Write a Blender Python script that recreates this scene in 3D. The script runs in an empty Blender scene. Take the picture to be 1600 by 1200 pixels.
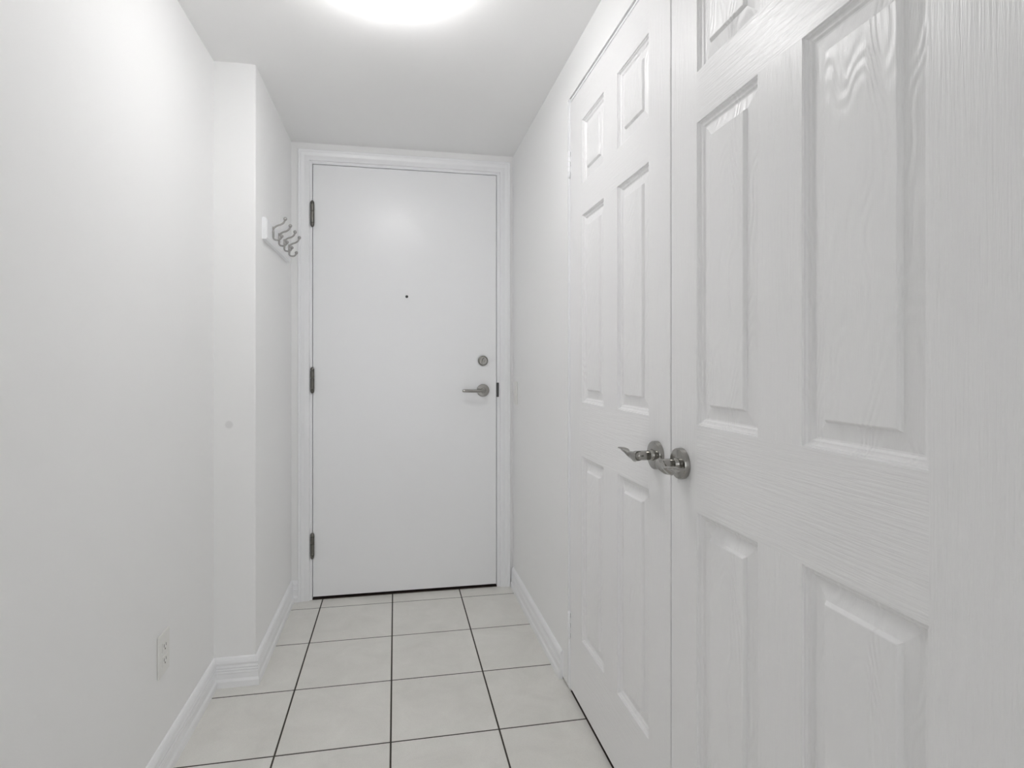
import bpy, bmesh, math, random
from mathutils import Vector

# ------------------------------------------------------------------ camera, world, lamp, exposure
scene = bpy.context.scene
COL = scene.collection
CAM_H = 1.1462
cam_data = bpy.data.cameras.new('camera')
cam = bpy.data.objects.new('camera', cam_data)
COL.objects.link(cam)
cam.location = (0, 0, CAM_H)
cam.rotation_euler = (math.pi / 2, 0, -0.1806)
cam_data.sensor_width = 36.0
cam_data.lens = 864.47 / 1600 * 36.0
cam_data.shift_x = 24.45 / 1600
cam_data.shift_y = -29.45 / 1600
cam_data.clip_start = 0.02
scene.camera = cam

WORLD_STRENGTH = 1.6        # daylight from the bright room the hall opens to, behind the camera
LAMP_EMISSION = 17.3         # the glass bowl of the ceiling lamp
world = bpy.data.worlds.new('daylight')
scene.world = world
world.use_nodes = True
bg = world.node_tree.nodes['Background']
bg.inputs['Color'].default_value = (0.97, 0.985, 1.0, 1)
bg.inputs['Strength'].default_value = WORLD_STRENGTH

scene.view_settings.view_transform = 'Standard'
scene.view_settings.look = 'None'
scene.view_settings.exposure = 0.19
scene.view_settings.gamma = 1.0
scene.view_settings.use_curve_mapping = False
scene.cycles.max_bounces = 12
scene.cycles.diffuse_bounces = 10
scene.cycles.caustics_reflective = False
scene.cycles.caustics_refractive = False

# ------------------------------------------------------------------ measures (metres)
HC = 2.2299                  # ceiling
XL, XN = -0.6366, -0.4958    # left wall, and its narrower stretch by the door
YS = 2.119                   # the jog in the left wall
XR = 0.6018                  # right wall
YB = 2.8167                  # back wall
Y0 = -3.2                    # where the hall opens to the room behind

# ------------------------------------------------------------------ materials
def mat(name, col, rough=0.5, metal=0.0, spec=0.5):
    m = bpy.data.materials.new(name)
    m.use_nodes = True
    b = m.node_tree.nodes['Principled BSDF']
    b.inputs['Base Color'].default_value = (*col, 1)
    b.inputs['Roughness'].default_value = rough
    b.inputs['Metallic'].default_value = metal
    b.inputs['Specular IOR Level'].default_value = spec
    return m

def nodes(m):
    return m.node_tree.nodes, m.node_tree.links, m.node_tree.nodes['Principled BSDF']

def noise_bump(m, scale, strength, dist, mapscale=(1, 1, 1), detail=3.0, distort=0.0):
    n, l, b = nodes(m)
    tc = n.new('ShaderNodeTexCoord'); mp = n.new('ShaderNodeMapping')
    mp.inputs['Scale'].default_value = mapscale
    l.new(tc.outputs['Object'], mp.inputs['Vector'])
    t = n.new('ShaderNodeTexNoise')
    t.inputs['Scale'].default_value = scale
    t.inputs['Detail'].default_value = detail
    t.inputs['Distortion'].default_value = distort
    l.new(mp.outputs['Vector'], t.inputs['Vector'])
    bp = n.new('ShaderNodeBump')
    bp.inputs['Strength'].default_value = strength
    bp.inputs['Distance'].default_value = dist
    l.new(t.outputs['Fac'], bp.inputs['Height'])
    l.new(bp.outputs['Normal'], b.inputs['Normal'])
    return m

WALLC = (0.880, 0.881, 0.879)
TRIMC = (0.885, 0.89, 0.905)
M_wall = noise_bump(mat('wall_paint', WALLC, 0.55, spec=0.3), 260, 0.06, 0.002)
M_ceil = noise_bump(mat('ceiling_paint', (0.892, 0.892, 0.890), 0.8, spec=0.2), 200, 0.08, 0.002)
M_trim = mat('trim_gloss_paint', TRIMC, 0.28)
M_entry = noise_bump(mat('entry_door_paint', (0.885, 0.89, 0.903), 0.30), 420, 0.10, 0.001)
M_frame = mat('frame_paint', TRIMC, 0.35)

def wall_mark(m, centre, radius, depth):
    """one faint round scuff on the paint"""
    n, l, b = nodes(m)
    g = n.new('ShaderNodeNewGeometry')
    d = n.new('ShaderNodeVectorMath'); d.operation = 'DISTANCE'
    d.inputs[1].default_value = centre
    l.new(g.outputs['Position'], d.inputs[0])
    r = n.new('ShaderNodeMapRange'); r.interpolation_type = 'SMOOTHSTEP'
    r.inputs['From Min'].default_value = radius * 0.55
    r.inputs['From Max'].default_value = radius
    r.inputs['To Min'].default_value = 1 - depth
    r.inputs['To Max'].default_value = 1
    l.new(d.outputs['Value'], r.inputs['Value'])
    mx = n.new('ShaderNodeVectorMath'); mx.operation = 'SCALE'
    mx.inputs[0].default_value = WALLC
    l.new(r.outputs['Result'], mx.inputs['Scale'])
    l.new(mx.outputs['Vector'], b.inputs['Base Color'])

M_wall_left = noise_bump(mat('left_wall_paint', WALLC, 0.55, spec=0.3), 260, 0.06, 0.002)
wall_mark(M_wall_left, (-0.5855, YS, 0.933), 0.017, 0.13)

def grain(name, direction, cathedral=False):
    """white moulded door skin with embossed wood grain; direction 'v' or 'h'"""
    m = mat(name, (0.874, 0.870, 0.875), 0.30)
    n, l, b = nodes(m)
    tc = n.new('ShaderNodeTexCoord'); mp = n.new('ShaderNodeMapping')
    l.new(tc.outputs['Object'], mp.inputs['Vector'])
    if cathedral:
        mp.inputs['Scale'].default_value = (1, 1, 0.30)
        w = n.new('ShaderNodeTexNoise')
        w.inputs['Scale'].default_value = 8.0
        w.inputs['Detail'].default_value = 2.0
        l.new(mp.outputs['Vector'], w.inputs['Vector'])
        ml = n.new('ShaderNodeMath'); ml.operation = 'MULTIPLY'; ml.inputs[1].default_value = 150.0
        l.new(w.outputs['Fac'], ml.inputs[0])
        sn = n.new('ShaderNodeMath'); sn.operation = 'SINE'
        l.new(ml.outputs[0], sn.inputs[0])
        src = sn.outputs[0]; amp = 0.30
    else:
        mp.inputs['Scale'].default_value = (1, 1, 0.035) if direction == 'v' else (1, 0.035, 1)
        w = n.new('ShaderNodeTexNoise')
        w.inputs['Scale'].default_value = 270.0
        w.inputs['Detail'].default_value = 2.0
        w.inputs['Distortion'].default_value = 0.25
        l.new(mp.outputs['Vector'], w.inputs['Vector'])
        src = w.outputs['Fac']; amp = 1.0
    mp2 = n.new('ShaderNodeMapping')
    mp2.inputs['Scale'].default_value = (1, 0.06, 1) if direction == 'h' else (1, 1, 0.06)
    l.new(tc.outputs['Object'], mp2.inputs['Vector'])
    f = n.new('ShaderNodeTexNoise'); f.inputs['Scale'].default_value = 800.0; f.inputs['Detail'].default_value = 2.0
    l.new(mp2.outputs['Vector'], f.inputs['Vector'])
    a = n.new('ShaderNodeMath'); a.operation = 'MULTIPLY'; a.inputs[1].default_value = amp
    l.new(src, a.inputs[0])
    a2 = n.new('ShaderNodeMath'); a2.operation = 'MULTIPLY_ADD'; a2.inputs[1].default_value = 0.35
    l.new(f.outputs['Fac'], a2.inputs[0]); l.new(a.outputs[0], a2.inputs[2])
    bp = n.new('ShaderNodeBump')
    bp.inputs['Strength'].default_value = 0.85
    bp.inputs['Distance'].default_value = 0.0011
    l.new(a2.outputs[0], bp.inputs['Height'])
    l.new(bp.outputs['Normal'], b.inputs['Normal'])
    return m

M_stile = grain('door_skin_upright_grain', 'v')
M_rail = grain('door_skin_level_grain', 'h')
M_panel = grain('door_skin_panel_grain', 'v', True)
M_nickel = noise_bump(mat('satin_nickel', (0.37, 0.36, 0.34), 0.15, 1.0), 60, 0.02, 0.001, (1, 1, 14))
M_steel = mat('brushed_steel', (0.42, 0.41, 0.40), 0.28, 1.0)
M_bronze = mat('dull_hinge_metal', (0.17, 0.165, 0.15), 0.35, 1.0)
M_strike = mat('dark_strike_metal', (0.10, 0.10, 0.10), 0.4, 1.0)
M_dark = mat('black_recess', (0.008, 0.008, 0.008), 0.6)
M_threshold_shade = mat('dark_threshold_and_gap_shade', (0.035, 0.022, 0.018), 0.6)  # entry threshold; also paints the shade under the closet leaves
M_plastic = mat('white_plastic', (0.82, 0.815, 0.79), 0.3)
M_lens = mat('peephole_glass', (0.004, 0.004, 0.005), 0.1)
M_lamp_metal = mat('lamp_pan_white', (0.85, 0.85, 0.85), 0.4)

M_bowl = bpy.data.materials.new('lit_opal_glass')
M_bowl.use_nodes = True
_n, _l, _b = nodes(M_bowl)
_b.inputs['Base Color'].default_value = (0.9, 0.9, 0.9, 1)
_b.inputs['Roughness'].default_value = 0.2
_b.inputs['Emission Color'].default_value = (1.0, 0.99, 0.985, 1)
_b.inputs['Emission Strength'].default_value = LAMP_EMISSION

M_tile = mat('floor_tile', (0.5, 0.5, 0.47), 0.42, spec=0.4)
n, l, b = nodes(M_tile)
tc = n.new('ShaderNodeTexCoord')
t1 = n.new('ShaderNodeTexNoise'); t1.inputs['Scale'].default_value = 7; t1.inputs['Detail'].default_value = 6
t1.inputs['Roughness'].default_value = 0.62; t1.inputs['Distortion'].default_value = 0.6
l.new(tc.outputs['Object'], t1.inputs['Vector'])
cr = n.new('ShaderNodeValToRGB')
cr.color_ramp.elements[0].position = 0.30; cr.color_ramp.elements[0].color = (0.70, 0.688, 0.65, 1)
cr.color_ramp.elements[1].position = 0.72; cr.color_ramp.elements[1].color = (0.79, 0.778, 0.74, 1)
l.new(t1.outputs['Fac'], cr.inputs['Fac'])
t2 = n.new('ShaderNodeTexNoise'); t2.inputs['Scale'].default_value = 420; t2.inputs['Detail'].default_value = 2
l.new(tc.outputs['Object'], t2.inputs['Vector'])
mr = n.new('ShaderNodeMapRange'); mr.inputs['From Min'].default_value = 0.3; mr.inputs['From Max'].default_value = 0.7
mr.inputs['To Min'].default_value = 0.955; mr.inputs['To Max'].default_value = 1.04
l.new(t2.outputs['Fac'], mr.inputs['Value'])
vm = n.new('ShaderNodeVectorMath'); vm.operation = 'SCALE'
l.new(cr.outputs['Color'], vm.inputs[0]); l.new(mr.outputs['Result'], vm.inputs['Scale'])
l.new(vm.outputs['Vector'], b.inputs['Base Color'])
bp = n.new('ShaderNodeBump'); bp.inputs['Strength'].default_value = 0.12; bp.inputs['Distance'].default_value = 0.002
l.new(t1.outputs['Fac'], bp.inputs['Height']); l.new(bp.outputs['Normal'], b.inputs['Normal'])
M_grout = noise_bump(mat('dark_grout', (0.052, 0.045, 0.037), 0.85), 300, 0.3, 0.001)

# ------------------------------------------------------------------ mesh helpers (all in world coordinates)
def obj(name, bm, mats, parent=None, smooth=False, auto=None):
    """link bm as one mesh object, its origin at the middle of its base"""
    if not isinstance(mats, (list, tuple)):
        mats = [mats]
    bmesh.ops.recalc_face_normals(bm, faces=bm.faces[:])
    vs = [v.co for v in bm.verts]
    lo = Vector([min(v[i] for v in vs) for i in range(3)])
    hi = Vector([max(v[i] for v in vs) for i in range(3)])
    org = Vector(((lo.x + hi.x) / 2, (lo.y + hi.y) / 2, lo.z))
    for v in bm.verts:
        v.co -= org
    if smooth:
        for f in bm.faces:
            f.smooth = True
    me = bpy.data.meshes.new(name)
    bm.to_mesh(me); bm.free()
    for m in mats:
        me.materials.append(m)
    if smooth and auto:
        me.set_sharp_from_angle(angle=auto)
    o = bpy.data.objects.new(name, me)
    COL.objects.link(o)
    o['world_org'] = list(org)
    if parent:
        o.parent = parent
        org = org - Vector(parent['world_org'])
    o.location = org
    return o

def tag(o, label=None, cat=None, group=None, kind=None):
    if label: o['label'] = label
    if cat: o['category'] = cat
    if group: o['group'] = group
    if kind: o['kind'] = kind
    return o

def empty(name, loc, label, cat, group=None):
    o = bpy.data.objects.new(name, None)
    COL.objects.link(o)
    o.empty_display_size = 0.05
    o.location = loc
    o['world_org'] = list(loc)
    return tag(o, label, cat, group)

def box(bm, lo, hi, bevel=0.0, seg=2, mi=0):
    x0, y0, z0 = lo; x1, y1, z1 = hi
    c = [(x0, y0, z0), (x1, y0, z0), (x1, y1, z0), (x0, y1, z0), (x0, y0, z1), (x1, y0, z1), (x1, y1, z1), (x0, y1, z1)]
    v = [bm.verts.new(p) for p in c]
    fs = [bm.faces.new([v[i] for i in q]) for q in
          ((0, 3, 2, 1), (4, 5, 6, 7), (0, 1, 5, 4), (1, 2, 6, 5), (2, 3, 7, 6), (3, 0, 4, 7))]
    for f in fs: f.material_index = mi
    if bevel:
        es = list({e for f in fs for e in f.edges})
        r = bmesh.ops.bevel(bm, geom=es, offset=bevel, segments=seg, affect='EDGES', profile=0.5)
        for f in r['faces']: f.material_index = mi

def prism(bm, pts, z0, z1, mi=0):
    """upright prism over a floor-plan polygon"""
    a = [bm.verts.new((x, y, z0)) for x, y in pts]
    b = [bm.verts.new((x, y, z1)) for x, y in pts]
    n = len(pts)
    for i in range(n):
        bm.faces.new((a[i], a[(i + 1) % n], b[(i + 1) % n], b[i])).material_index = mi
    bm.faces.new(a[::-1]).material_index = mi
    bm.faces.new(b).material_index = mi

def frame_axes(axis):
    a = Vector(axis).normalized()
    u = a.orthogonal().normalized()
    if abs(a.z) < 0.9:
        u = Vector((0, 0, 1)).cross(a).normalized()
    return a, u, a.cross(u)

def lathe(bm, centre, axis, prof, n=40, mi=0):
    """prof: list of (distance along the axis, radius)"""
    a, u, w = frame_axes(axis); c = Vector(centre)
    rings = []
    for d, r in prof:
        if r < 1e-7:
            rings.append([bm.verts.new(c + a * d)])
        else:
            rings.append([bm.verts.new(c + a * d + (u * math.cos(t) + w * math.sin(t)) * r)
                          for t in [2 * math.pi * k / n for k in range(n)]])
    for p, q in zip(rings, rings[1:]):
        for k in range(n):
            k2 = (k + 1) % n
            if len(p) == 1 and len(q) == 1: continue
            if len(p) == 1: f = (p[0], q[k2], q[k])
            elif len(q) == 1: f = (p[k], p[k2], q[0])
            else: f = (p[k], p[k2], q[k2], q[k])
            bm.faces.new(f).material_index = mi
    for end in (rings[0], rings[-1]):
        if len(end) > 1: bm.faces.new(end).material_index = mi

def catmull(P, per=8):
    P = [Vector(p) for p in P]
    Q = [P[0] * 2 - P[1]] + P + [P[-1] * 2 - P[-2]]
    out = []
    for i in range(1, len(Q) - 2):
        for k in range(per):
            t = k / per
            out.append(0.5 * ((2 * Q[i]) + (Q[i + 1] - Q[i - 1]) * t + (2 * Q[i - 1] - 5 * Q[i] + 4 * Q[i + 1] - Q[i + 2]) * t * t
                              + (3 * Q[i] - Q[i - 1] - 3 * Q[i + 1] + Q[i + 2]) * t ** 3))
    out.append(P[-1])
    return out

def interp(xs, ys, x):
    for i in range(len(xs) - 1):
        if x <= xs[i + 1]:
            t = (x - xs[i]) / (xs[i + 1] - xs[i])
            t = t * t * (3 - 2 * t)
            return ys[i] + (ys[i + 1] - ys[i]) * t
    return ys[-1]

def tube(bm, pts, rad, n=14, side=None, flat=1.0, mi=0):
    """round tube along points; rad a number or list; side fixes the flat direction"""
    pts = [Vector(p) for p in pts]; N = len(pts)
    if not isinstance(rad, (list, tuple)): rad = [rad] * N
    rings = []
    up = Vector(side) if side else None
    for i, p in enumerate(pts):
        t = (pts[min(i + 1, N - 1)] - pts[max(i - 1, 0)]).normalized()
        u = (up - t * up.dot(t)).normalized() if up else t.orthogonal().normalized()
        if not up: up = u
        else: up = u if side is None else up
        w = t.cross(u)
        rings.append([bm.verts.new(p + (u * math.cos(a) * flat + w * math.sin(a)) * rad[i])
                      for a in [2 * math.pi * k / n for k in range(n)]])
    for p, q in zip(rings, rings[1:]):
        for k in range(n):
            bm.faces.new((p[k], p[(k + 1) % n], q[(k + 1) % n], q[k])).material_index = mi
    bm.faces.new(rings[0]).material_index = mi
    bm.faces.new(rings[-1][::-1]).material_index = mi

def ball(bm, c, r, mi=0, n=16):
    lathe(bm, c, (0, 0, 1), [(-r * math.cos(math.pi * k / 10), r * math.sin(math.pi * k / 10) if 0 < k < 10 else 0) for k in range(11)], n, mi)

def sweep_plan(bm, path, prof):
    """sweep a wall profile (offset, height) along a floor path, room on the right; mitred corners"""
    P = [Vector(p) for p in path]; N = len(P); cols = []
    def nrm(a, b):
        d = (b - a).normalized()
        return Vector((d.y, -d.x))
    for i in range(N):
        if i == 0: m = nrm(P[0], P[1])
        elif i == N - 1: m = nrm(P[-2], P[-1])
        else:
            n1, n2 = nrm(P[i - 1], P[i]), nrm(P[i], P[i + 1])
            m = (n1 + n2) / (1 + n1.dot(n2))
        cols.append([bm.verts.new((P[i].x + m.x * o, P[i].y + m.y * o, z)) for o, z in prof])
    k = len(prof)
    for a, b in zip(cols, cols[1:]):
        for j in range(k):
            bm.faces.new((a[j], a[(j + 1) % k], b[(j + 1) % k], b[j]))
    bm.faces.new(cols[0]); bm.faces.new(cols[-1][::-1])

# ------------------------------------------------------------------ the setting
TX, TY, TT, GW = -0.0137, 2.7203, 0.3358, 0.0052
bm = bmesh.new()
FX0, FX1, FY0, FY1 = -0.76, 1.30, Y0, 2.98
box(bm, (FX0, FY0, -0.06), (FX1, FY1, -0.0010), mi=1)
xs = [TX + i * TT for i in range(-4, 6)]
ys = [TY + i * TT for i in range(-19, 3)]
for x in xs:
    for y in ys:
        a0, a1 = max(x + GW / 2, FX0), min(x + TT - GW / 2, FX1)
        b0, b1 = max(y + GW / 2, FY0), min(y + TT - GW / 2, FY1)
        if a1 - a0 < 0.01 or b1 - b0 < 0.01: continue
        e = 0.0009
        lo = [bm.verts.new(p) for p in ((a0, b0, -0.0011), (a1, b0, -0.0011), (a1, b1, -0.0011), (a0, b1, -0.0011))]
        hi = [bm.verts.new(p) for p in ((a0 + e, b0 + e, 0), (a1 - e, b0 + e, 0), (a1 - e, b1 - e, 0), (a0 + e, b1 - e, 0))]
        bm.faces.new(hi)
        for k in range(4): bm.faces.new((lo[k], lo[(k + 1) % 4], hi[(k + 1) % 4], hi[k]))
tag(obj('floor', bm, [M_tile, M_grout]), 'pale grey square ceramic floor tiles with thin dark grout', 'floor', kind='structure')

bm = bmesh.new()
box(bm, (FX0, Y0, HC), (FX1, FY1, HC + 0.1))
tag(obj('ceiling', bm, M_ceil), 'plain white painted ceiling of the entry hall', 'ceiling', kind='structure')

bm = bmesh.new()
r = 0.006
arc = [(XN - r + r * math.sin(a), YS + r - r * math.cos(a)) for a in [math.pi / 2 * k / 6 for k in range(7)]]
prism(bm, [(XL, Y0), (XL, YS)] + arc + [(XN, YB), (XN, YB + 0.12), (XL - 0.12, YB + 0.12), (XL - 0.12, Y0)], 0, HC)
o = obj('wall_left', bm, M_wall_left, smooth=True, auto=math.radians(20))
tag(o, 'white painted left wall that steps inward near the entry door', 'wall', kind='structure')

# back wall around the entry opening
OX0, OX1, OZ = -0.411, 0.533, 2.143
bm = bmesh.new()
box(bm, (XN, YB, 0), (OX0, YB + 0.12, HC))
box(bm, (OX1, YB, 0), (XR + 0.1, YB + 0.12, HC))
box(bm, (OX0, YB, OZ), (OX1, YB + 0.12, HC))
tag(obj('wall_back', bm, M_wall), 'narrow strip of white end wall framing the entry door', 'wall', kind='structure')

# right wall around the closet opening
CY0, CY1, CZ = 0.412, 1.886, 2.082
bm = bmesh.new()
box(bm, (XR + 0.045, CY1, 0), (XR + 0.1, YB, HC))
box(bm, (XR, CY1, 0.010), (XR + 0.045, YB, HC))
box(bm, (XR, Y0, 0), (XR + 0.1, CY0, HC))
box(bm, (XR, CY0, CZ), (XR + 0.1, CY1, HC))
tag(obj('wall_right', bm, M_wall), 'white painted right wall around the closet double doors', 'wall', kind='structure')

bm = bmesh.new()
box(bm, (XR + 0.62, CY0 - 0.08, 0), (XR + 0.68, CY1 + 0.08, HC))
box(bm, (XR + 0.1, CY0 - 0.08, 0), (XR + 0.62, CY0 - 0.02, HC))
box(bm, (XR + 0.1, CY1 + 0.02, 0), (XR + 0.62, CY1 + 0.08, HC))
tag(obj('wall_closet', bm, M_wall), 'inner wall of the closet behind the double doors', 'wall', kind='structure')

BASE = [(0, 0), (0.0160, 0), (0.0162, 0.004), (0.0160, 0.021), (0.0148, 0.024), (0.0118, 0.030), (0.0112, 0.046), (0.0118, 0.0475),
        (0.0122, 0.0505), (0.0118, 0.0535), (0.0102, 0.055), (0.0118, 0.0565), (0.0122, 0.0595), (0.0118, 0.0625), (0.0100, 0.064),
        (0.0112, 0.0655), (0.0116, 0.070), (0.0104, 0.074), (0.0100, 0.078), (0.0118, 0.0815), (0.0118, 0.086), (0.0098, 0.093),
        (0.0062, 0.0995), (0.0030, 0.1025), (0, 0.1030)]
bm = bmesh.new()
sweep_plan(bm, [(XL, Y0), (XL, YS), (XN, YS), (XN, YB), (-0.4612, YB)], BASE)
tag(obj('baseboard_left', bm, M_trim), 'white ridged baseboard following the stepped left wall', 'baseboard', kind='structure')
bm = bmesh.new()
sweep_plan(bm, [(XR, YB - 0.0165), (XR, 1.945)], BASE)
tag(obj('baseboard_right', bm, M_trim), 'short white baseboard between entry door and closet', 'baseboard', kind='structure')

# entry casing (trim_1) with its frame, threshold and strike plate
CAS = [(0, 0), (0, 0.0075), (0.002, 0.0092), (0.020, 0.0098), (0.023, 0.0088), (0.028, 0.0098), (0.034, 0.0128), (0.039, 0.0142),
       (0.0425, 0.0128), (0.044, 0.0132), (0.048, 0.0160), (0.0505, 0.0160), (0.0525, 0.0140), (0.0535, 0)]
bm = bmesh.new()
cols = []
for px, pz, sx, sz in ((OX0, 0, -1, 0), (OX0, OZ, -1, 1), (OX1, OZ, 1, 1), (OX1, 0, 1, 0)):
    cols.append([bm.verts.new((px + sx * w, YB - d, pz + sz * w)) for w, d in CAS])
K = len(CAS)
for a, b_ in zip(cols, cols[1:]):
    for j in range(K): bm.faces.new((a[j], a[(j + 1) % K], b_[(j + 1) % K], b_[j]))
bm.faces.new(cols[0]); bm.faces.new(cols[-1][::-1])
trim1 = tag(obj('trim_1', bm, M_trim, smooth=True, auto=math.radians(35)), 'white fluted casing around the entry door', 'door casing', kind='structure')

SX0, SX1, SZ0, SZ1 = -0.3950, 0.5136, 0.0160, 2.1255       # entry slab
YF = YB - 0.002                                            # its face
bm = bmesh.new()
g = 0.0032
box(bm, (OX0, YF, 0), (SX0 - g, YB + 0.115, OZ), 0.0012)
box(bm, (SX1 + g, YF, 0), (OX1, YB + 0.115, OZ), 0.0012)
box(bm, (SX0 - g, YF, SZ1 + g), (SX1 + g, YB + 0.115, OZ), 0.0012)
box(bm, (SX0 - g, YF + 0.050, 0), (SX0 + 0.014, YB + 0.115, SZ1 + g))
box(bm, (SX1 - 0.014, YF + 0.050, 0), (SX1 + g, YB + 0.115, SZ1 + g))
box(bm, (SX0 + 0.014, YF + 0.050, SZ1 - 0.014), (SX1 - 0.014, YB + 0.115, SZ1 + g))
obj('door_frame', bm, M_frame, trim1)
bm = bmesh.new()
box(bm, (SX0 - g, YF + 0.050, 0.0), (SX1 + g, YB + 0.115, 0.034), 0.002)
box(bm, (SX0 - g, YF + 0.003, 0.0), (SX1 + g, YF + 0.050, 0.004))
obj('threshold_or_gap_shade', bm, M_threshold_shade, trim1)
bm = bmesh.new()
box(bm, (SX1 + 0.0008, YF - 0.0035, 0.982), (SX1 + 0.0135, YF + 0.004, 1.056), 0.002, 3)
tag(obj('strike_plate', bm, M_strike, trim1), 'dark metal strike plate')

# ------------------------------------------------------------------ the entry door
bm = bmesh.new()
box(bm, (SX0, YF, SZ0), (SX1, YF + 0.044, SZ1), 0.0012, 2)
door1 = tag(obj('door_1', bm, M_entry), 'flush white entry door at the end of the hall', 'door', kind='structure')

for zc in (1.8835, 1.073, 0.2665):                         # three knuckle hinges
    hx, hy, R, hh = SX0 - 0.0025, YF - 0.0055, 0.0098, 0.064
    prof = [(-hh, 0), (-hh, 0.004), (-hh + 0.004, 0.0072), (-hh + 0.009, R * 0.9), (-hh + 0.018, R), (-hh + 0.019, R * 0.72), (-hh + 0.0205, R * 0.72),
            (-hh + 0.0215, R), (0.0085, R), (0.0095, R * 0.72), (0.011, R * 0.72), (0.012, R), (hh - 0.019, R), (hh - 0.018, R * 0.72),
            (hh - 0.0165, R * 0.72), (hh - 0.0155, R), (hh - 0.007, R * 0.92), (hh - 0.003, 0.0062), (hh, 0.003), (hh, 0)]
    bm = bmesh.new()
    lathe(bm, (hx, hy, zc), (0, 0, 1), prof, 24)
    tag(obj('hinge', bm, M_bronze, door1, True, math.radians(40)), 'dull metal knuckle hinge')

LX, LZ = 0.4435, 1.0165
bm = bmesh.new()
lv = catmull([(LX, YF - 0.010, LZ), (LX, YF - 0.040, LZ), (LX - 0.003, YF - 0.055, LZ), (LX - 0.016, YF - 0.0615, LZ), (LX - 0.05, YF - 0.062, LZ), (LX - 0.113, YF - 0.060, LZ + 0.001)], 8)
tube(bm, lv, [0.0085] * 8 + [0.0078] * (len(lv) - 10) + [0.0076, 0.0055], 18)
lever = tag(obj('lever_handle', bm, M_nickel, door1, True, math.radians(50)), 'slim satin nickel lever')
bm = bmesh.new()
lathe(bm, (LX, YF, LZ), (0, -1, 0), [(0, 0), (0, 0.0325), (0.006, 0.0325), (0.0085, 0.0315), (0.010, 0.0295), (0.0105, 0.014), (0.0135, 0.0125), (0.0135, 0)], 48)
obj('rosette', bm, M_nickel, lever, True, math.radians(30))

DX, DZ = 0.4435, 1.169
bm = bmesh.new()
lathe(bm, (DX, YF, DZ), (0, -1, 0), [(0, 0), (0, 0.0265), (0.005, 0.0265), (0.0085, 0.0245), (0.0095, 0.0225), (0.0070, 0.0205), (0.0065, 0)], 48)
dead = tag(obj('deadbolt', bm, M_nickel, door1, True, math.radians(30)), 'round metal deadbolt')
bm = bmesh.new()
turn = math.radians(24)
pts = []
for k in range(24):
    a = 2 * math.pi * k / 24
    u, w = 0.0062 * math.cos(a) * (1.0 + 0.25 * math.sin(a)), 0.0175 * math.sin(a)
    pts.append((u * math.cos(turn) + w * math.sin(turn), -u * math.sin(turn) + w * math.cos(turn)))
f0 = [bm.verts.new((DX + u, YF - 0.006, DZ + w)) for u, w in pts]
f1 = [bm.verts.new((DX + u * 0.9, YF - 0.019, DZ + w * 0.96)) for u, w in pts]
f2 = [bm.verts.new((DX + u * 0.55, YF - 0.0215, DZ + w * 0.85)) for u, w in pts]
for p, q in ((f0, f1), (f1, f2)):
    for k in range(24): bm.faces.new((p[k], p[(k + 1) % 24], q[(k + 1) % 24], q[k]))
bm.faces.new(f2); bm.faces.new(f0)
obj('thumb_turn', bm, M_nickel, dead, True, math.radians(40))

bm = bmesh.new()
lathe(bm, (0.0565, YF, 1.4905), (0, -1, 0), [(0, 0), (0, 0.0072), (0.0015, 0.0070), (0.0020, 0.0060), (0.0005, 0.0055), (0.0005, 0)], 28)
peep = tag(obj('peephole', bm, M_strike, door1, True, math.radians(30)), 'tiny dark peephole')
bm = bmesh.new()
lathe(bm, (0.0565, YF, 1.4905), (0, -1, 0), [(0.0004, 0), (0.0004, 0.0055), (0.0012, 0.004), (0.0016, 0)], 24)
obj('lens', bm, M_lens, peep, True)

# ------------------------------------------------------------------ the closet: frame (trim_2) and two six-panel leaves
XD = XR + 0.0022                                           # face of the leaves
LEAF_Z0, LEAF_Z1 = 0.0155, 2.066
MEET = 1.1435
bm = bmesh.new()
box(bm, (XR + 0.0012, CY1 - 0.020, 0.006), (XR + 0.1, CY1, CZ), 0.0025, 3)
box(bm, (XR + 0.0012, CY0, 0), (XR + 0.1, CY0 + 0.012, CZ), 0.0015)
box(bm, (XR + 0.0035, CY0 + 0.012, LEAF_Z1 + 0.004), (XR + 0.1, CY1 - 0.020, CZ - 0.003), 0.0015)
box(bm, (XD + 0.038, CY1 - 0.034, 0.006), (XR + 0.1, CY1 - 0.020, CZ - 0.01))
box(bm, (XD + 0.038, CY0 + 0.012, LEAF_Z1 - 0.012), (XR + 0.1, CY1 - 0.034, CZ - 0.01))
trim2 = tag(obj('trim_2', bm, M_frame), 'thin white frame of the closet double doors', 'door frame', kind='structure')

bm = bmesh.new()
box(bm, (XD + 0.003, CY0 + 0.012, 0), (XR + 0.099, CY1 - 0.020, 0.0025))  # added dark strip: paints the gap below the leaves as deep shade
tag(obj('threshold_or_gap_shade', bm, M_threshold_shade, trim2), 'dark strip standing in for the shade under the closet doors')

PZ = [(1.7425, 1.9525), (1.0245, 1.6395), (0.2385, 0.8460)]   # three rows of panels
PROF = [(0.0, 0.0), (0.0008, 0.0032), (0.0030, 0.0038), (0.0048, 0.0072), (0.0072, 0.0084), (0.0098, 0.0088), (0.0128, 0.0120),
        (0.0154, 0.0125), (0.0390, 0.0080), (0.0398, 0.0064), (0.0428, 0.0020), (0.0442, 0.0014)]

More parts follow.
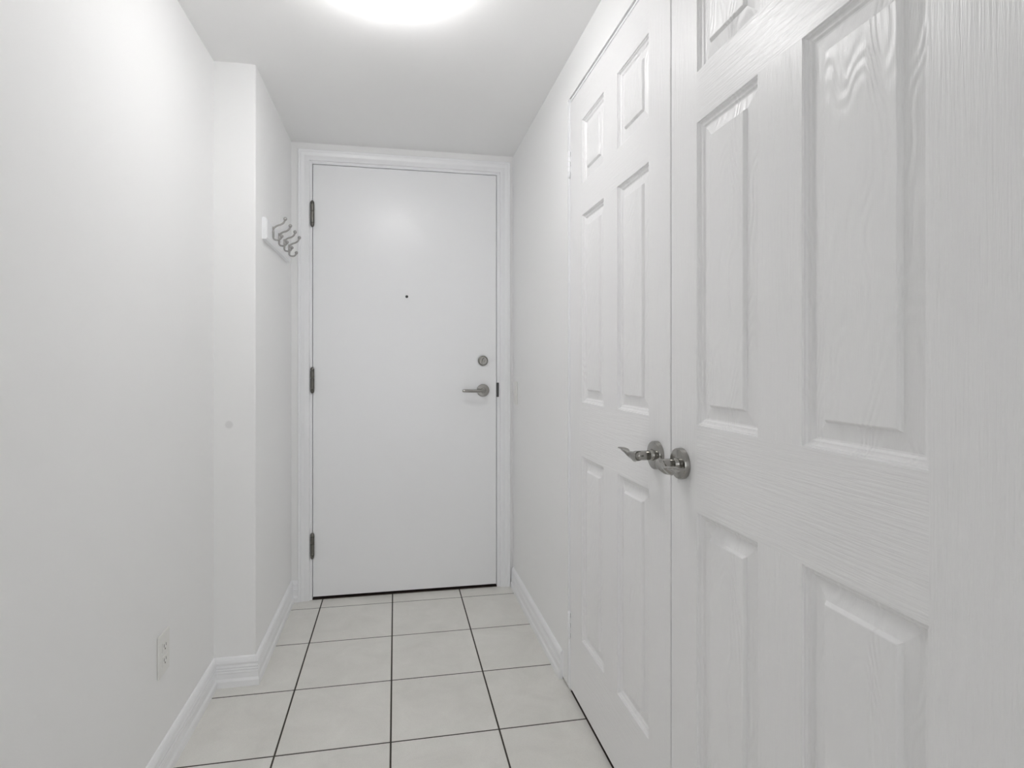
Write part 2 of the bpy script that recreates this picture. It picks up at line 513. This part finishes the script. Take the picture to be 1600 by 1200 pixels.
def rect_rings(bm, y0, y1, z0, z1):
    rings = []
    for ins, dep in PROF:
        rings.append([bm.verts.new((XD + dep, y, z)) for y, z in
                      ((y0 + ins, z0 + ins), (y1 - ins, z0 + ins), (y1 - ins, z1 - ins), (y0 + ins, z1 - ins))])
    for a, b in zip(rings, rings[1:]):
        for k in range(4): bm.faces.new((a[k], a[(k + 1) % 4], b[(k + 1) % 4], b[k]))
    bm.faces.new(rings[-1])
    # back of the moulding, so that the panel has thickness
    bk = [bm.verts.new((XD + 0.020, v.co.y, v.co.z)) for v in rings[0]]
    for k in range(4): bm.faces.new((rings[0][k], bk[k], bk[(k + 1) % 4], rings[0][(k + 1) % 4]))
    bm.faces.new(bk[::-1])

def closet_leaf(name, ya, yb, cols, label):
    """ya..yb edges of the leaf; cols: y ranges of its two panel columns"""
    bm = bmesh.new()
    yc = [ya, cols[0][0], cols[0][1], cols[1][0], cols[1][1], yb]
    zc = [LEAF_Z0, PZ[2][0], PZ[2][1], PZ[1][0], PZ[1][1], PZ[0][0], PZ[0][1], LEAF_Z1]
    e = 0.0015
    V = {}
    for i, y in enumerate(yc):
        for j, z in enumerate(zc):
            yy = y + e if i == 0 else (y - e if i == 5 else y)
            zz = z + e if j == 0 else (z - e if j == 7 else z)
            V[i, j] = bm.verts.new((XD, yy, zz))
    for i in range(5):
        for j in range(7):
            if i in (1, 3) and j in (1, 3, 5): continue
            f = bm.faces.new((V[i, j], V[i + 1, j], V[i + 1, j + 1], V[i, j + 1]))
            f.material_index = 0 if i in (0, 4) or (i == 2 and j in (1, 3, 5)) else 1
    # sides and back
    ring = [V[i, 0] for i in range(6)] + [V[5, j] for j in range(1, 8)] + [V[i, 7] for i in range(4, -1, -1)] + [V[0, j] for j in range(6, 0, -1)]
    prev = ring
    for dx, grow in ((e, e), (0.035, e)):
        nxt = []
        for v in ring:
            y = v.co.y + (-grow if abs(v.co.y - (ya + e)) < 1e-6 else (grow if abs(v.co.y - (yb - e)) < 1e-6 else 0))
            z = v.co.z + (-grow if abs(v.co.z - (LEAF_Z0 + e)) < 1e-6 else (grow if abs(v.co.z - (LEAF_Z1 - e)) < 1e-6 else 0))
            nxt.append(bm.verts.new((XD + dx, y, z)))
        for k in range(len(ring)):
            k2 = (k + 1) % len(ring)
            bm.faces.new((prev[k], prev[k2], nxt[k2], nxt[k]))
        prev = nxt
    bm.faces.new(prev)
    d = tag(obj(name, bm, [M_stile, M_rail]), label, 'door', kind='structure')
    for (y0, y1) in cols:
        for (z0, z1) in PZ:
            pb = bmesh.new()
            rect_rings(pb, y0, y1, z0, z1)
            obj('panel', pb, M_panel, d)
    return d

def closet_handle(door, yc, zc, sgn):
    """rosette, neck and a waved, twisting blade pointing along sgn*y"""
    XB = XD - 0.050
    bm = bmesh.new()
    lathe(bm, (XD - 0.012, yc, zc), (-1, 0, 0), [(0, 0), (0, 0.0125), (0.006, 0.0118), (0.008, 0.0100), (0.0095, 0.0100), (0.0110, 0.0112), (0.036, 0.0110),
                                                  (0.0425, 0.0098), (0.0455, 0.0060), (0.0460, 0)], 32)
    S = [0, 0.10, 0.25, 0.45, 0.65, 0.85, 1.0]
    Zo = [0.0, -0.0015, -0.0052, -0.0068, -0.0005, 0.0048, 0.0050]
    Hh = [0.0112, 0.0122, 0.0130, 0.0130, 0.0125, 0.0120, 0.0112]      # half width of the blade
    Tt = [0.0085, 0.0082, 0.0065, 0.0046, 0.0036, 0.0032, 0.0026]      # half thickness
    Tw = [0.0, 8, 24, 48, 68, 80, 84]                                  # degrees from upright to flat
    Lb, n = 0.090, 28
    rings = []
    for i in range(41):
        s = i / 40
        c = Vector((XB - 0.002 * math.sin(s * math.pi), yc + sgn * (-0.006 + s * (Lb + 0.006)), zc + interp(S, Zo, s)))
        a = math.radians(interp(S, Tw, s)); h = interp(S, Hh, s); t = interp(S, Tt, s)
        u = Vector((-math.sin(a), 0, math.cos(a))); w = Vector((math.cos(a), 0, math.sin(a)))
        ring = []
        for k in range(n):
            q = 2 * math.pi * k / n
            cu, sw = math.cos(q), math.sin(q)
            cu = math.copysign(abs(cu) ** 0.75, cu); sw = math.copysign(abs(sw) ** 0.75, sw)
            ring.append(bm.verts.new(c + u * h * cu + w * t * sw))
        rings.append(ring)
    for p, q in zip(rings, rings[1:]):
        for k in range(n): bm.faces.new((p[k], p[(k + 1) % n], q[(k + 1) % n], q[k]))
    bm.faces.new(rings[0]); bm.faces.new(rings[-1])
    h = tag(obj('lever_handle', bm, M_nickel, door, True, math.radians(50)), 'wavy satin nickel lever')
    bm = bmesh.new()
    lathe(bm, (XD, yc, zc), (-1, 0, 0), [(0, 0), (0, 0.0330), (0.0095, 0.0330), (0.0118, 0.0318), (0.0126, 0.0300), (0.0126, 0)], 56)
    obj('rosette', bm, M_nickel, h, True, math.radians(30))

leaf1 = closet_leaf('door_2', MEET + 0.0022, 1.8625, [(1.2530, 1.4450), (1.5480, 1.7400)],
                    'far leaf of white six-panel closet double doors, nearer the entry door')
leaf2 = closet_leaf('door_3', 0.4280, MEET - 0.0022, [(0.5370, 0.7390), (0.8430, 1.0350)],
                    'near leaf of white six-panel closet double doors, at right edge of photo')
closet_handle(leaf1, 1.2060, 0.9360, 1)
closet_handle(leaf2, 1.0930, 0.9360, -1)
for zc in (1.850, 0.2345):
    hh, R, seg = 0.044, 0.0058, 5
    prof = [(-hh - 0.003, 0), (-hh - 0.003, 0.003), (-hh, R * 0.9)]
    for k in range(seg):
        z0 = -hh + k * 2 * hh / seg; z1 = z0 + 2 * hh / seg
        prof += [(z0 + 0.0009, R), (z1 - 0.0009, R), (z1 - 0.0005, R * 0.7), (z1 + 0.0005, R * 0.7)]
    prof += [(hh + 0.001, R * 0.9), (hh + 0.004, 0.003), (hh + 0.004, 0)]
    bm = bmesh.new()
    lathe(bm, (XD - 0.0035, 1.8642, zc), (0, 0, 1), prof, 20)
    for k in (0, 2, 4):                                    # the leaf-side knuckles show dark slots beside them
        z0 = zc - hh + k * 2 * hh / seg
        box(bm, (XD - 0.0006, 1.8590, z0 + 0.001), (XD + 0.002, 1.8640, z0 + 2 * hh / seg - 0.001), mi=1)
    tag(obj('hinge', bm, [M_frame, M_strike], leaf1, True, math.radians(40)), 'small white painted butt hinge')

# ------------------------------------------------------------------ ceiling lamp
LCX, LCY = -0.012, 1.52
lamp = empty('ceiling_light', (LCX, LCY, HC), 'lit white glass bowl lamp flush on the ceiling', 'ceiling light')
bm = bmesh.new()
lathe(bm, (LCX, LCY, HC), (0, 0, -1), [(0, 0), (0, 0.092), (0.004, 0.096), (0.038, 0.096), (0.043, 0.092), (0.043, 0)], 64)
obj('base_pan', bm, M_lamp_metal, lamp, True, math.radians(35))
bm = bmesh.new()
Rb, hb, off = 0.145, 0.084, 0.044
prof = [(off, 0)] + [(off, Rb - 0.012), (off + 0.0005, Rb - 0.002)]
for k in range(1, 25):
    a = k / 24
    rr = Rb * math.cos(a * math.pi / 2) ** 0.8
    prof.append((off + 0.002 + hb * (1 - (rr / Rb) ** 2), rr if k < 24 else 0))
lathe(bm, (LCX, LCY, HC), (0, 0, -1), prof, 72)
obj('glass_bowl', bm, M_bowl, lamp, True, math.radians(60))

# ------------------------------------------------------------------ coat rack on the left wall
RY0, RY1, RZ0, RZ1 = 2.214, 2.700, 1.624, 1.707
rack = empty('coat_rack', (XN, (RY0 + RY1) / 2, RZ0), 'white coat rack board with four silver double hooks on left wall', 'coat rack')
bm = bmesh.new()
T, BV = 0.018, 0.007
oz = [(RY0, RZ0), (RY1, RZ0), (RY1, RZ1), (RY0, RZ1)]
iz = [(RY0 + BV, RZ0 + BV), (RY1 - BV, RZ0 + BV), (RY1 - BV, RZ1 - BV), (RY0 + BV, RZ1 - BV)]
A = [bm.verts.new((XN, y, z)) for y, z in oz]
B = [bm.verts.new((XN + T - 0.005, y, z)) for y, z in oz]
C = [bm.verts.new((XN + T, y, z)) for y, z in iz]
for p, q in ((A, B), (B, C)):
    for k in range(4): bm.faces.new((p[k], p[(k + 1) % 4], q[(k + 1) % 4], q[k]))
bm.faces.new(C); bm.faces.new(A[::-1])
tag(obj('board', bm, M_trim, rack), 'white bevelled board')
for hy in (2.315, 2.425, 2.535, 2.645):
    bm = bmesh.new()
    x0 = XN + T
    def pt(dx, z): return (x0 + dx, hy, z)
    zt, zb = 1.690, 1.652
    # back strap with a screw dome, upper arm with a ball, lower curl with a ball
    up = catmull([pt(0.003, zb + 0.004), pt(0.003, 1.668), pt(0.0035, 1.684), pt(0.008, 1.6925), pt(0.018, 1.6995), pt(0.031, 1.7045), pt(0.041, 1.712), pt(0.0465, 1.723)], 6)
    tube(bm, up, [0.0044] * 10 + [0.0036] * (len(up) - 10), 12)
    dn = catmull([pt(0.003, zb + 0.012), pt(0.0025, zb + 0.002), pt(0.006, 1.6455), pt(0.014, 1.6425), pt(0.024, 1.6435), pt(0.0305, 1.649), pt(0.0335, 1.655)], 6)
    tube(bm, dn, [0.0042] * 8 + [0.0036] * (len(dn) - 8), 12)
    ball(bm, pt(0.0470, 1.7275), 0.0074)
    ball(bm, pt(0.0340, 1.6585), 0.0070)
    lathe(bm, pt(0.0, 1.672), (1, 0, 0), [(0, 0), (0, 0.0085), (0.002, 0.0082), (0.003, 0.0060), (0.003, 0)], 20)
    lathe(bm, pt(0.0, 1.689), (1, 0, 0), [(0, 0), (0, 0.0060), (0.005, 0.0055), (0.0065, 0.0030), (0.0065, 0)], 16)
    tag(obj('hook', bm, M_steel, rack, True, math.radians(50)), 'silver double hook with ball tips')

# ------------------------------------------------------------------ wall outlet, left wall
PY, PZc = 1.678, 0.3475
outlet = empty('wall_outlet', (XL, PY, PZc - 0.058), 'white electrical outlet low on the left wall', 'outlet')
bm = bmesh.new()
box(bm, (XL, PY - 0.036, PZc - 0.058), (XL + 0.0058, PY + 0.036, PZc + 0.058), 0.0022, 3)
lathe(bm, (XL + 0.0056, PY, PZc), (1, 0, 0), [(0, 0), (0, 0.0032), (0.0008, 0.0030), (0.0010, 0)], 14)
obj('cover_plate', bm, M_plastic, outlet)
for dz in (0.0195, -0.0195):
    bm = bmesh.new()
    z = PZc + dz
    box(bm, (XL + 0.0050, PY - 0.017, z - 0.0135), (XL + 0.0074, PY + 0.017, z + 0.0135), 0.0012, 2)
    for dy, hh in ((-0.0065, 0.0045), (0.0065, 0.0038)):
        box(bm, (XL + 0.0070, PY + dy - 0.0011, z + 0.002 - hh), (XL + 0.0076, PY + dy + 0.0011, z + 0.002 + hh), mi=1)
    lathe(bm, (XL + 0.0070, PY, z - 0.0080), (1, 0, 0), [(0, 0), (0, 0.0024), (0.0006, 0.0024), (0.0006, 0)], 12, 1)
    obj('receptacle', bm, [M_plastic, M_dark], outlet)

# ------------------------------------------------------------------ wall switch, right wall beside the entry door
SY, SZc = 2.738, 1.005
sw = empty('light_switch', (XR, SY, SZc - 0.058), 'small white switch plate on right wall beside the entry door', 'light switch')
bm = bmesh.new()
box(bm, (XR - 0.0058, SY - 0.036, SZc - 0.058), (XR, SY + 0.036, SZc + 0.058), 0.0022, 3)
obj('cover_plate', bm, M_plastic, sw)
bm = bmesh.new()
box(bm, (XR - 0.0080, SY - 0.0165, SZc - 0.033), (XR - 0.0050, SY + 0.0165, SZc + 0.033), 0.0012, 2)
obj('rocker', bm, M_plastic, sw)

for o in list(scene.objects):
    if 'world_org' in o: del o['world_org']
